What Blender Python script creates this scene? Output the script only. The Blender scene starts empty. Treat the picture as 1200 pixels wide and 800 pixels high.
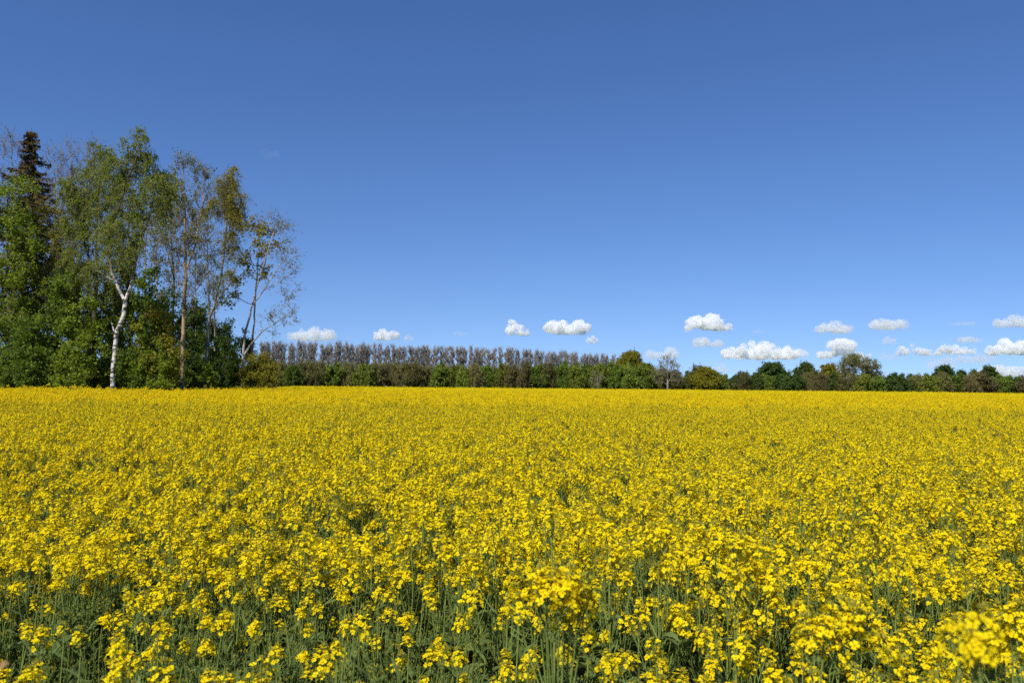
import bpy, math
import numpy as np
from mathutils import Vector, Matrix, noise

# ------------------------------------------------------------------ camera, sky, sun
S = bpy.context.scene
COL = S.collection
F = 933.0                                   # focal length in photo pixels (1200 wide)
cam_d = bpy.data.cameras.new("camera"); cam = bpy.data.objects.new("camera", cam_d); COL.objects.link(cam)
cam_d.sensor_width = 36.0; cam_d.lens = 28.0; cam_d.clip_start = 0.05; cam_d.clip_end = 90000.0
PITCH, ROLL = math.atan(51 / F), math.radians(0.52)
CR = Matrix.Rotation(math.radians(90) + PITCH, 3, 'X') @ Matrix.Rotation(ROLL, 3, 'Z')
CAM = Vector((0, 0, 1.95))
cam.matrix_world = Matrix.Translation(CAM) @ CR.to_4x4()
cam_d.dof.use_dof = True; cam_d.dof.focus_distance = 8.0; cam_d.dof.aperture_fstop = 6.3
S.camera = cam

SUN_EL, SUN_AZ = math.radians(47), math.radians(28)      # sun behind the camera, to its left
sun_dir = Vector((-math.sin(SUN_AZ) * math.cos(SUN_EL), -math.cos(SUN_AZ) * math.cos(SUN_EL), math.sin(SUN_EL)))
world = bpy.data.worlds.new("World"); S.world = world; world.use_nodes = True
wn, wl = world.node_tree.nodes, world.node_tree.links
bg = wn["Background"]; bg.inputs[1].default_value = 0.092
sky = wn.new("ShaderNodeTexSky"); sky.sky_type = 'NISHITA'; sky.sun_disc = False
sky.sun_elevation = SUN_EL; sky.sun_rotation = math.atan2(sun_dir.x, sun_dir.y)
sky.altitude = 0; sky.air_density = 1.0; sky.dust_density = 0.0; sky.ozone_density = 3.0
# clean cold-air sky: the lowest band keeps the blue of ten degrees up, and the whole leans to cobalt
wtc = wn.new("ShaderNodeTexCoord"); wmp = wn.new("ShaderNodeMapping"); wmp.inputs["Location"].default_value = (0, 0, 0.085)
wl.new(wtc.outputs["Generated"], wmp.inputs[0]); wl.new(wmp.outputs[0], sky.inputs[0])
hs = wn.new("ShaderNodeHueSaturation"); hs.inputs["Saturation"].default_value = 1.16
tint = wn.new("ShaderNodeMix"); tint.data_type = 'RGBA'; tint.blend_type = 'MULTIPLY'; tint.inputs[0].default_value = 1; tint.inputs[7].default_value = (0.94, 0.965, 1.19, 1)
wl.new(sky.outputs[0], hs.inputs["Color"]); wl.new(hs.outputs[0], tint.inputs[6]); wl.new(tint.outputs[2], bg.inputs[0])
sl = bpy.data.lights.new("sun", 'SUN'); sl.energy = 4.9; sl.angle = math.radians(0.53); sl.color = (1.0, 0.955, 0.88)
so = bpy.data.objects.new("sun", sl); COL.objects.link(so)
so.rotation_euler = (-sun_dir).to_track_quat('-Z', 'Y').to_euler(); so.location = (-40, -60, 60)
S.view_settings.view_transform = 'Standard'; S.view_settings.look = 'None'
S.view_settings.exposure = 0.27; S.view_settings.gamma = 1.0; S.view_settings.use_curve_mapping = False
cy = S.cycles
cy.use_adaptive_sampling = True; cy.adaptive_threshold = 0.03; cy.adaptive_min_samples = 48
cy.use_denoising = False
cy.max_bounces = 12; cy.diffuse_bounces = 4; cy.glossy_bounces = 2; cy.transmission_bounces = 4
cy.volume_bounces = 10; cy.transparent_max_bounces = 8
S.render.use_persistent_data = False

def W(px, py, d):
    """the world point at forward distance d seen at photo pixel (px, py)"""
    v = CR @ Vector(((px - 600) / F, (400 - py) / F, -1.0))
    return CAM + v * (d / v.y)

# ------------------------------------------------------------------ helpers
def mk_mesh(name, V, Q, M=None, mats=(), smooth=False):
    V = np.asarray(V, dtype=np.float32).reshape(-1, 3); Q = np.asarray(Q, dtype=np.int32).reshape(-1, 4)
    me = bpy.data.meshes.new(name)
    me.vertices.add(len(V)); me.vertices.foreach_set("co", V.ravel())
    me.loops.add(len(Q) * 4); me.loops.foreach_set("vertex_index", Q.ravel())
    me.polygons.add(len(Q)); me.polygons.foreach_set("loop_start", np.arange(0, len(Q) * 4, 4, dtype=np.int32))
    for m in mats: me.materials.append(m)
    if M is not None: me.polygons.foreach_set("material_index", np.asarray(M, dtype=np.int32))
    if smooth: me.polygons.foreach_set("use_smooth", np.ones(len(Q), dtype=bool))
    me.update(calc_edges=True)
    return me

class Geo:
    def __init__(s): s.V = []; s.Q = []; s.M = []; s.n = 0
    def add(s, V, Q, m):
        V = np.asarray(V, float).reshape(-1, 3); Q = np.asarray(Q, int).reshape(-1, 4)
        if len(Q) == 0: return
        s.V.append(V); s.Q.append(Q + s.n)
        s.M.append(np.full(len(Q), m) if np.isscalar(m) else np.asarray(m)); s.n += len(V)
    def geo(s, g, mat=None):
        V, Q, M = g
        if mat is not None:
            R = np.array(mat.to_3x3()); T = np.array(mat.translation); V = V @ R.T + T
        s.add(V, Q, M)
    def arr(s): return np.concatenate(s.V), np.concatenate(s.Q), np.concatenate(s.M)
    def mesh(s, name, mats, smooth=False):
        V, Q, M = s.arr(); return mk_mesh(name, V, Q, M, mats, smooth)

def tag(o, label=None, cat=None, group=None, kind=None):
    for k, v in (('label', label), ('category', cat), ('group', group), ('kind', kind)):
        if v: o[k] = v
    return o
def obj(name, me, parent=None, loc=None):
    o = bpy.data.objects.new(name, me); COL.objects.link(o); o.parent = parent
    if loc is not None: o.location = loc
    return o
def thing(name, loc, label, cat, group=None, rz=0.0):
    o = bpy.data.objects.new(name, None); COL.objects.link(o); o.empty_display_size = 0.2
    o.location = loc; o.rotation_euler = (0, 0, rz)
    return tag(o, label, cat, group)
def copy_thing(src, loc, rz, sc, label, group=None):
    r = src.copy(); COL.objects.link(r); r.location = loc; r.rotation_euler = (0, 0, rz); r.scale = sc
    r['label'] = label
    if group: r['group'] = group
    for ch in src.children:
        c = ch.copy(); COL.objects.link(c); c.parent = r
    return r

def norm(a): return a / (np.linalg.norm(a, axis=-1, keepdims=True) + 1e-12)
def segs(P0, P1, R0, R1, sides=3):
    """tapered tubes between rows of P0 and P1"""
    P0 = np.asarray(P0, float); P1 = np.asarray(P1, float); n = len(P0)
    if n == 0: return np.zeros((0, 3)), np.zeros((0, 4), int)
    d = norm(P1 - P0)
    ref = np.where(np.abs(d[:, 2:3]) > 0.9, np.array([[1., 0, 0]]), np.array([[0, 0, 1.]]))
    u = norm(np.cross(d, ref)); v = np.cross(d, u)
    a = np.arange(sides) * 2 * np.pi / sides
    ring = np.cos(a)[None, :, None] * u[:, None] + np.sin(a)[None, :, None] * v[:, None]
    R0 = np.broadcast_to(np.asarray(R0, float), (n,)); R1 = np.broadcast_to(np.asarray(R1, float), (n,))
    A = P0[:, None] + ring * R0[:, None, None]; B = P1[:, None] + ring * R1[:, None, None]
    V = np.concatenate([A, B], 1).reshape(-1, 3)
    i = np.arange(sides); j = (i + 1) % sides
    q = np.stack([i, j, j + sides, i + sides], 1)
    Q = (q[None] + (np.arange(n) * 2 * sides)[:, None, None]).reshape(-1, 4)
    return V, Q
def kites(C, rng, size, aspect=0.6, updir=0.0, A=None):
    """one kite-shaped leaf face per row of C"""
    C = np.asarray(C, float); n = len(C)
    if n == 0: return np.zeros((0, 3)), np.zeros((0, 4), int)
    nrm = norm(rng.normal(size=(n, 3)) + np.array([0, 0, updir]))
    a = norm(np.cross(nrm, rng.normal(size=(n, 3)))) if A is None else norm(A)
    b = norm(np.cross(nrm, a))
    s = (size * rng.uniform(0.6, 1.35, n))[:, None]
    a = a * s * 0.5; b = b * s * 0.5 * aspect
    V = np.stack([C - a, C + b + a * 0.1 , C + a, C - b + a * 0.1], 1).reshape(-1, 3)
    Q = np.arange(n * 4).reshape(-1, 4)
    return V, Q

# ------------------------------------------------------------------ materials
def new_mat(name):
    m = bpy.data.materials.new(name); m.use_nodes = True
    nt = m.node_tree; nt.nodes.clear(); out = nt.nodes.new("ShaderNodeOutputMaterial")
    return m, nt, nt.nodes, nt.links, out
def leaf_mat(name, c1, c2, trans=0.3, rough=0.65, spec=0.15, obj_var=0.0, nscale=0.5, tcol=None):
    m, nt, N, L, out = new_mat(name)
    geo = N.new("ShaderNodeNewGeometry"); tc = N.new("ShaderNodeTexCoord")
    nz = N.new("ShaderNodeTexNoise"); nz.inputs["Scale"].default_value = nscale; nz.inputs["Detail"].default_value = 3
    L.new(tc.outputs["Object"], nz.inputs["Vector"])
    mr = N.new("ShaderNodeMapRange"); mr.inputs[1].default_value = 0.32; mr.inputs[2].default_value = 0.68
    L.new(nz.outputs[0], mr.inputs[0])
    ad = N.new("ShaderNodeMath"); ad.operation = 'MULTIPLY_ADD'; ad.inputs[1].default_value = 0.55
    L.new(geo.outputs["Random Per Island"], ad.inputs[0])
    ml = N.new("ShaderNodeMath"); ml.operation = 'MULTIPLY'; ml.inputs[1].default_value = 0.45
    L.new(mr.outputs[0], ml.inputs[0]); L.new(ml.outputs[0], ad.inputs[2])
    mx = N.new("ShaderNodeMix"); mx.data_type = 'RGBA'
    mx.inputs[6].default_value = (*c1, 1); mx.inputs[7].default_value = (*c2, 1)
    L.new(ad.outputs[0], mx.inputs[0]); col = mx.outputs[2]
    if obj_var > 0:
        oi = N.new("ShaderNodeObjectInfo"); h = N.new("ShaderNodeHueSaturation")
        r1 = N.new("ShaderNodeMapRange"); r1.inputs[3].default_value = 0.5 - 0.03 * obj_var; r1.inputs[4].default_value = 0.5 + 0.03 * obj_var
        r2 = N.new("ShaderNodeMapRange"); r2.inputs[3].default_value = 1 - 0.35 * obj_var; r2.inputs[4].default_value = 1 + 0.35 * obj_var
        fr = N.new("ShaderNodeMath"); fr.operation = 'MULTIPLY'; fr.inputs[1].default_value = 7.31
        f2 = N.new("ShaderNodeMath"); f2.operation = 'FRACT'
        L.new(oi.outputs["Random"], r1.inputs[0]); L.new(oi.outputs["Random"], fr.inputs[0]); L.new(fr.outputs[0], f2.inputs[0]); L.new(f2.outputs[0], r2.inputs[0])
        L.new(r1.outputs[0], h.inputs["Hue"]); L.new(r2.outputs[0], h.inputs["Value"]); L.new(col, h.inputs["Color"]); col = h.outputs[0]
    pb = N.new("ShaderNodeBsdfPrincipled"); pb.inputs["Roughness"].default_value = rough
    pb.inputs["Specular IOR Level"].default_value = spec
    L.new(col, pb.inputs["Base Color"])
    tr = N.new("ShaderNodeBsdfTranslucent"); ms = N.new("ShaderNodeMixShader"); ms.inputs[0].default_value = trans
    if tcol:
        tm = N.new("ShaderNodeMix"); tm.data_type = 'RGBA'; tm.blend_type = 'MULTIPLY'; tm.inputs[0].default_value = 1
        tm.inputs[7].default_value = (*tcol, 1); L.new(col, tm.inputs[6]); L.new(tm.outputs[2], tr.inputs[0])
    else: L.new(col, tr.inputs[0])
    L.new(pb.outputs[0], ms.inputs[1]); L.new(tr.outputs[0], ms.inputs[2]); L.new(ms.outputs[0], out.inputs[0])
    return m
def bark_mat(name, c1, c2, scale=(3, 3, 3), lo=0.4, hi=0.6, bump=0.3, rough=0.85, upper=None):
    m, nt, N, L, out = new_mat(name)
    tc = N.new("ShaderNodeTexCoord"); mp = N.new("ShaderNodeMapping"); mp.inputs["Scale"].default_value = scale
    nz = N.new("ShaderNodeTexNoise"); nz.inputs["Scale"].default_value = 1; nz.inputs["Detail"].default_value = 5
    mr = N.new("ShaderNodeMapRange"); mr.inputs[1].default_value = lo; mr.inputs[2].default_value = hi
    mx = N.new("ShaderNodeMix"); mx.data_type = 'RGBA'; mx.inputs[6].default_value = (*c1, 1); mx.inputs[7].default_value = (*c2, 1)
    bp = N.new("ShaderNodeBump"); bp.inputs["Strength"].default_value = bump
    pb = N.new("ShaderNodeBsdfPrincipled"); pb.inputs["Roughness"].default_value = rough; pb.inputs["Specular IOR Level"].default_value = 0.2
    L.new(tc.outputs["Object"], mp.inputs[0]); L.new(mp.outputs[0], nz.inputs["Vector"]); L.new(nz.outputs[0], mr.inputs[0])
    L.new(mr.outputs[0], mx.inputs[0]); cc = mx.outputs[2]
    if upper:                              # young wood: darker bark from this height up
        sx = N.new("ShaderNodeSeparateXYZ"); L.new(tc.outputs["Object"], sx.inputs[0]); hr = N.new("ShaderNodeMapRange")
        hr.inputs[1].default_value = upper; hr.inputs[2].default_value = upper + 2.2; L.new(sx.outputs[2], hr.inputs[0])
        um = N.new("ShaderNodeMix"); um.data_type = 'RGBA'; um.inputs[7].default_value = (0.13, 0.10, 0.075, 1)
        L.new(hr.outputs[0], um.inputs[0]); L.new(cc, um.inputs[6]); cc = um.outputs[2]
    L.new(cc, pb.inputs["Base Color"]); L.new(nz.outputs[0], bp.inputs["Height"])
    L.new(bp.outputs[0], pb.inputs["Normal"]); L.new(pb.outputs[0], out.inputs[0])
    return m

PETAL = leaf_mat("rapeseed_petal", (0.8, 0.6, 0.003), (0.96, 0.8, 0.008), trans=0.38, rough=0.7, spec=0.08, nscale=2.0, tcol=(1.0, 0.9, 0.5))
BUD = leaf_mat("rapeseed_bud", (0.20, 0.20, 0.02), (0.42, 0.36, 0.03), trans=0.15, nscale=4)
STEM = leaf_mat("rapeseed_stem", (0.13, 0.185, 0.035), (0.22, 0.27, 0.06), trans=0.1, nscale=2)
RLEAF = leaf_mat("rapeseed_leaf", (0.08, 0.125, 0.03), (0.17, 0.22, 0.065), trans=0.3, rough=0.6, spec=0.15, nscale=3)
DEAD = leaf_mat("withered_leaf", (0.16, 0.09, 0.03), (0.36, 0.24, 0.09), trans=0.2, nscale=8)
RM = [PETAL, BUD, STEM, RLEAF, DEAD]

M_BIRCH = leaf_mat("birch_foliage", (0.14, 0.19, 0.016), (0.27, 0.31, 0.03), trans=0.45)
M_OLIVE = leaf_mat("olive_foliage", (0.17, 0.17, 0.012), (0.32, 0.28, 0.025), trans=0.45)
M_BRIGHT = leaf_mat("bright_foliage", (0.14, 0.2, 0.012), (0.28, 0.35, 0.026), trans=0.45)
M_MAPLE = leaf_mat("maple_foliage", (0.18, 0.17, 0.01), (0.36, 0.3, 0.025), trans=0.45)
M_GREEN = leaf_mat("green_foliage", (0.085, 0.145, 0.012), (0.19, 0.26, 0.022), trans=0.42)
M_DARK = leaf_mat("dark_foliage", (0.05, 0.095, 0.012), (0.11, 0.17, 0.018), trans=0.42)
M_GREY = leaf_mat("grey_buds", (0.12, 0.135, 0.035), (0.22, 0.22, 0.065), trans=0.25)
M_BROWNBUD = leaf_mat("brown_buds", (0.13, 0.095, 0.06), (0.22, 0.17, 0.10), trans=0.2)
M_SPRUCE = leaf_mat("spruce_needles", (0.045, 0.045, 0.01), (0.15, 0.085, 0.022), trans=0.1, nscale=0.9)
H_GREEN = leaf_mat("hedge_green", (0.11, 0.155, 0.018), (0.2, 0.245, 0.032), trans=0.42, obj_var=0.8)
H_BROWN = leaf_mat("hedge_brown", (0.125, 0.125, 0.033), (0.215, 0.19, 0.05), trans=0.42, obj_var=0.7)
H_DARK = leaf_mat("hedge_dark", (0.05, 0.085, 0.016), (0.1, 0.15, 0.027), trans=0.42, obj_var=0.4)
H_POP = leaf_mat("poplar_buds", (0.25, 0.2, 0.145), (0.4, 0.325, 0.235), trans=0.2, obj_var=0.5)
B_WHITE = bark_mat("birch_bark", (0.07, 0.06, 0.05), (0.60, 0.56, 0.49), (2.6, 2.6, 5.0), 0.44, 0.53, 0.2, upper=8.6)
B_GREY = bark_mat("grey_bark", (0.16, 0.14, 0.11), (0.30, 0.27, 0.22), (3, 3, 0.7))
B_TAN = bark_mat("tan_bark", (0.22, 0.15, 0.08), (0.38, 0.28, 0.16), (3, 3, 0.7))
B_DARK = bark_mat("dark_bark", (0.05, 0.042, 0.03), (0.11, 0.09, 0.065), (3, 3, 0.7))
B_TWIG = bark_mat("twig_bark", (0.18, 0.15, 0.105), (0.29, 0.24, 0.175), (2, 2, 2))
B_PALE = bark_mat("pale_poplar_bark", (0.26, 0.23, 0.20), (0.42, 0.38, 0.34), (2, 2, 0.5))

# ------------------------------------------------------------------ ground
def ground():
    m, nt, N, L, out = new_mat("ground")
    tc = N.new("ShaderNodeTexCoord"); n1 = N.new("ShaderNodeTexNoise"); n1.inputs["Scale"].default_value = 6; n1.inputs["Detail"].default_value = 8
    n2 = N.new("ShaderNodeTexNoise"); n2.inputs["Scale"].default_value = 0.05; n2.inputs["Detail"].default_value = 4
    L.new(tc.outputs["Object"], n1.inputs["Vector"]); L.new(tc.outputs["Object"], n2.inputs["Vector"])
    a = N.new("ShaderNodeMix"); a.data_type = 'RGBA'; a.inputs[6].default_value = (0.045, 0.033, 0.022, 1); a.inputs[7].default_value = (0.10, 0.078, 0.05, 1)
    L.new(n1.outputs[0], a.inputs[0])
    g = N.new("ShaderNodeMix"); g.data_type = 'RGBA'; g.inputs[6].default_value = (0.05, 0.085, 0.02, 1); g.inputs[7].default_value = (0.10, 0.13, 0.035, 1)
    L.new(n2.outputs[0], g.inputs[0])
    # soil in the crop, meadow grass beyond it
    vl = N.new("ShaderNodeVectorMath"); vl.operation = 'LENGTH'; L.new(tc.outputs["Object"], vl.inputs[0])
    mr = N.new("ShaderNodeMapRange"); mr.inputs[1].default_value = 185; mr.inputs[2].default_value = 200; L.new(vl.outputs["Value"], mr.inputs[0])
    x = N.new("ShaderNodeMix"); x.data_type = 'RGBA'; L.new(mr.outputs[0], x.inputs[0]); L.new(a.outputs[2], x.inputs[6]); L.new(g.outputs[2], x.inputs[7])
    bp = N.new("ShaderNodeBump"); bp.inputs["Strength"].default_value = 0.6; bp.inputs["Distance"].default_value = 0.05; L.new(n1.outputs[0], bp.inputs["Height"])
    pb = N.new("ShaderNodeBsdfPrincipled"); pb.inputs["Roughness"].default_value = 0.95; pb.inputs["Specular IOR Level"].default_value = 0.1
    L.new(x.outputs[2], pb.inputs["Base Color"]); L.new(bp.outputs[0], pb.inputs["Normal"]); L.new(pb.outputs[0], out.inputs[0])
    e = np.concatenate([-np.geomspace(45000, 5, 28), np.linspace(-4, 4, 9), np.geomspace(5, 45000, 28)])
    X, Y = np.meshgrid(e, e); Z = np.zeros_like(X); k = len(e)
    V = np.stack([X, Y, Z], -1).reshape(-1, 3)
    i = np.arange(k * k).reshape(k, k)
    Q = np.stack([i[:-1, :-1], i[:-1, 1:], i[1:, 1:], i[1:, :-1]], -1).reshape(-1, 4)
    tag(obj("ground", mk_mesh("ground", V, Q, None, [m])), kind="structure")
ground()

# ------------------------------------------------------------------ rapeseed plants
def head_geo(rng, lod=0, big=1.0, fullness=1.0):
    """one flowering raceme: axis up +Z, base at the origin, about 9 cm tall"""
    g = Geo(); Ln = 0.085 * big
    nf = int(rng.integers(19, 30) * fullness * rng.choice([1, 1, .5])) if lod < 2 else int(rng.integers(8, 14))
    k = np.arange(nf); t = (k + 0.5) / nf
    ang = k * 2.399963 + rng.uniform(0, 6.28) + rng.normal(0, 0.25, nf)
    rad = (0.034 - 0.021 * t) * big * rng.uniform(0.5, 1.25, nf)
    z = Ln * (0.30 + 0.62 * t) + rng.normal(0, 0.004, nf)
    C = np.stack([np.cos(ang) * rad, np.sin(ang) * rad, z], 1)
    nrm = norm(np.stack([np.cos(ang) * (1.1 - 0.8 * t), np.sin(ang) * (1.1 - 0.8 * t), 0.45 + 0.9 * t], 1) + rng.normal(0, 0.4, (nf, 3)))
    u = norm(np.cross(nrm, rng.normal(size=(nf, 3)))); v = np.cross(nrm, u)
    if lod < 2:
        for p in range(4):
            a = p * math.pi / 2
            d = u * math.cos(a) + v * math.sin(a); s = -u * math.sin(a) + v * math.cos(a)
            ln = (0.0092 * rng.uniform(0.7, 1.2, nf) * (1.25 if lod else 1) * big ** 0.5)[:, None]; w = ln * 0.5
            lift = rng.uniform(0.2, 1.3, nf)[:, None]
            c0 = C + d * ln * 0.12
            mid = C + d * ln * 0.62 + nrm * ln * lift * 0.5
            tip = C + d * ln * 1.02 + nrm * ln * lift * 0.45
            if lod == 0:
                V = np.stack([c0 - s * w * 0.3, c0 + s * w * 0.3, mid + s * w, mid - s * w, tip + s * w * 0.75, tip - s * w * 0.75], 1).reshape(-1, 3)
                b = (np.arange(nf) * 6)[:, None]
                Q = np.concatenate([b + np.array([[0, 1, 2, 3]]), b + np.array([[3, 2, 4, 5]])])
            else:
                V = np.stack([c0 - s * w * 0.3, c0 + s * w * 0.3, tip + s * w, tip - s * w], 1).reshape(-1, 3)
                Q = np.arange(nf * 4).reshape(-1, 4)
            g.add(V, Q, 0)
        if lod == 0:                       # pedicels
            base = np.stack([np.zeros(nf), np.zeros(nf), z - 0.012], 1)
            g.add(*segs(base, C, 0.0007, 0.0006, 3), 2)
            g.add(*segs(C - nrm * 0.004, C + nrm * 0.004, 0.0016, 0.001, 3), 1)
    else:
        w = 0.0125 * big
        V = np.stack([C - u * w, C + v * w, C + u * w, C - v * w], 1).reshape(-1, 3)
        g.add(V, np.arange(nf * 4).reshape(-1, 4), 0)
    nb = {0: 12, 1: 5, 2: 1}[lod]          # unopened buds on top
    a = rng.uniform(0, 6.28, nb); r = np.sqrt(rng.uniform(0, 1, nb)) * 0.009 * big
    P = np.stack([np.cos(a) * r, np.sin(a) * r, Ln * 0.98 + 0.006 - r * 0.7], 1)
    D = norm(np.stack([np.cos(a) * r * 60, np.sin(a) * r * 60, np.ones(nb)], 1))
    g.add(*segs(P, P + D * 0.0065 * big, 0.0025 * big, 0.0012, 4 if lod == 0 else 3), 1)
    if lod < 2:                            # axis and young pods below the flowers
        g.add(*segs([[0, 0, 0]], [[0, 0, Ln]], 0.0018, 0.001, 3), 2)
        npd = 7 if lod == 0 else 2
        a = rng.uniform(0, 6.28, npd); zz = rng.uniform(-0.05, 0.03, npd)
        P = np.stack([a * 0, a * 0, zz], 1); E = P + np.stack([np.cos(a) * 0.024, np.sin(a) * 0.024, np.full(npd, 0.022)], 1)
        g.add(*segs(P, E, 0.0009, 0.0012, 3), 2)
    return g.arr()

def leaf_strip(rng, p, az, ln, w, up, droop, g, m=3, nseg=3):
    d = np.array([math.cos(az), math.sin(az), 0.0]); s = np.array([-math.sin(az), math.cos(az), 0.0])
    s = s * math.cos(0.5) + np.array([0, 0, 1]) * math.sin(rng.uniform(-0.6, 0.6))
    prof = [0.25, 0.9, 1.0, 0.65, 0.08] if nseg == 4 else [0.35, 1.0, 0.75, 0.1]
    pts = []; pos = np.array(p, float); a = up
    for i in range(nseg + 1):
        pts.append(pos.copy()); pos = pos + (d * math.cos(a) + np.array([0, 0, 1]) * math.sin(a)) * ln / nseg; a -= droop / nseg
    V = []
    for i in range(nseg + 1):
        k = w * prof[i] * 0.5 * rng.uniform(0.85, 1.15)
        V += [pts[i] - s * k, pts[i] + s * k]
    Q = [[2 * i, 2 * i + 1, 2 * i + 3, 2 * i + 2] for i in range(nseg)]
    g.add(V, Q, m)

def curve(p0, p1, p2, n):
    t = np.linspace(0, 1, n + 1)[:, None]
    return (1 - t) ** 2 * p0 + 2 * t * (1 - t) * p1 + t * t * p2

def plant_geo(rng, h=1.2, nheads=6, leafy=1.0, lod=0, heads=None, spread=0.11, shoots=4, hs=1.0):
    """returns stem geo, foliage geo and list of (Matrix, head variant)"""
    st, lf, hd = Geo(), Geo(), []
    lean = rng.normal(0, 0.045, 2)
    top = np.array([lean[0], lean[1], h]) if heads is None else np.array(heads[0], float)
    p0 = np.zeros(3); p1 = np.array([top[0] * 0.2, top[1] * 0.2, top[2] * 0.55])
    ns = 6 if lod == 0 else 2
    main = curve(p0, p1, top, ns)
    if lod == 0: main[1:-1] += rng.normal(0, 0.006, (ns - 1, 3))
    r = np.linspace(0.0062, 0.0022, ns + 1)
    st.add(*segs(main[:-1], main[1:], r[:-1], r[1:], 5 if lod == 0 else 3), 2)
    def head_at(p, d):
        q = Vector(d).to_track_quat('Z', 'Y').to_matrix().to_4x4()
        s = rng.uniform(0.8, 1.2) * hs
        hd.append((Matrix.Translation(Vector(p)) @ q @ Matrix.Rotation(rng.uniform(0, 6.28), 4, 'Z') @ Matrix.Scale(s, 4), int(rng.integers(0, 1000))))
    head_at(top, (main[-1] - main[-2]) + rng.normal(0, 0.02, 3))
    tips = []
    if heads is None:
        for i in range(nheads - 1):
            a = i * 2.4 + rng.uniform(-0.4, 0.4); R_ = rng.uniform(0.4, 1.25) * spread
            tips.append(np.array([top[0] + math.cos(a) * R_, top[1] + math.sin(a) * R_, h - abs(rng.normal(0, 0.10)) - 0.01 - 0.3 * R_]))
    else: tips = [np.array(t, float) for t in heads[1:]]
    for T in tips:
        f = rng.uniform(0.5, 0.82); b = curve(p0, p1, top, 20)[int(20 * f)]
        b = b if b[2] < T[2] - 0.05 else curve(p0, p1, top, 20)[8]
        mid = np.array([T[0] * 0.8 + b[0] * 0.2, T[1] * 0.8 + b[1] * 0.2, b[2] * 0.45 + T[2] * 0.55])
        c = curve(b, mid, T, 4 if lod == 0 else 1); rr = np.linspace(0.003, 0.0016, len(c))
        st.add(*segs(c[:-1], c[1:], rr[:-1], rr[1:], 4 if lod == 0 else 3), 2)
        head_at(T, norm(c[-1] - c[-2]) + rng.normal(0, 0.15, 3))
        if lod == 0:
            leaf_strip(rng, b, math.atan2(T[1] - b[1], T[0] - b[0]) + rng.uniform(-.5, .5), rng.uniform(0.05, 0.11), rng.uniform(0.012, 0.026), 0.7, 0.9, lf)
    if lod < 2:                            # shoots without open flowers: buds, narrow leaves and pods
        for i in range(shoots if lod == 0 else shoots // 2):
            a = rng.uniform(0, 6.28); R_ = rng.uniform(0.3, 1.2) * spread; f = rng.uniform(0.3, 0.75)
            b = curve(p0, p1, top, 20)[int(20 * f)]
            T = np.array([top[0] + math.cos(a) * R_, top[1] + math.sin(a) * R_, top[2] * rng.uniform(0.78, 0.99)]); T[2] = max(T[2], b[2] + .08)
            c = curve(b, np.array([T[0] * .8 + b[0] * .2, T[1] * .8 + b[1] * .2, b[2] * .5 + T[2] * .5]), T, 3 if lod == 0 else 1)
            rr = np.linspace(0.0026, 0.0012, len(c)); st.add(*segs(c[:-1], c[1:], rr[:-1], rr[1:], 3), 2)
            if lod == 0:
                B = T + rng.normal(0, 0.004, (4, 3)); st.add(*segs(B, B + np.array([0, 0, .006]), 0.0022, 0.001, 3), 1)
                n_ = 7; zt = rng.uniform(0.25, 0.97, n_)[:, None]; P = c[0] + (c[-1] - c[0]) * zt + np.array([0, 0, 0.0]); P = np.array([c[min(len(c) - 2, int(z_ * (len(c) - 1)))] * (1 - (z_ * (len(c) - 1)) % 1) + c[min(len(c) - 1, int(z_ * (len(c) - 1)) + 1)] * ((z_ * (len(c) - 1)) % 1) for z_ in zt[:, 0]])
                aa = rng.uniform(0, 6.28, n_); st.add(*segs(P, P + np.stack([np.cos(aa) * .026, np.sin(aa) * .026, np.full(n_, .03)], 1), 0.0008, 0.0012, 3), 2)
            for q in range(3 if lod == 0 else 1):
                j = int(rng.integers(0, len(c) - 1)); leaf_strip(rng, c[j] * .6 + c[j + 1] * .4, rng.uniform(0, 6.28), rng.uniform(0.05, 0.10), rng.uniform(0.009, 0.02), rng.uniform(.6, 1.2), 0.7, lf)
    nl = int({0: 13, 1: 5, 2: 2}[lod] * leafy)
    for i in range(nl):
        f = rng.uniform(0.12, 0.8); b = curve(p0, p1, top, 20)[int(20 * f)]
        big = 1 - f
        leaf_strip(rng, b, i * 2.4 + rng.uniform(-.5, .5), 0.09 + 0.17 * big * rng.uniform(.6, 1.2), 0.022 + 0.07 * big * rng.uniform(.6, 1.2),
                   rng.uniform(0.2, 1.0), rng.uniform(0.6, 1.8), lf, nseg=4 if lod == 0 else 3)
    return st, lf, hd

rng = np.random.default_rng(11)
HEADG = {l: [head_geo(rng, l, b) for b in ([0.85, 1.0, 1.1, 0.95, 1.2, 0.75, 1.05, 0.9] if l == 0 else [0.9, 1.05, 1.15, 0.85])] for l in (0, 1, 2)}
HEADM = [mk_mesh("flower_head", V, Q, M, RM) for V, Q, M in HEADG[0]]

# nearest plants: each a thing with stem, foliage and flower heads
def build_plant(loc, rz, sc, label, group, rng, **kw):
    st, lf, hd = plant_geo(rng, lod=0, **kw)
    root = thing("rapeseed_plant", loc, label, "plant", group, rz); root.scale = sc
    obj("stem", st.mesh("stem", RM), root); obj("foliage", lf.mesh("foliage", RM), root)
    for m, i in hd:
        o = obj("flower_head", HEADM[i % len(HEADM)], root); o.matrix_local = m
    return root

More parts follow.
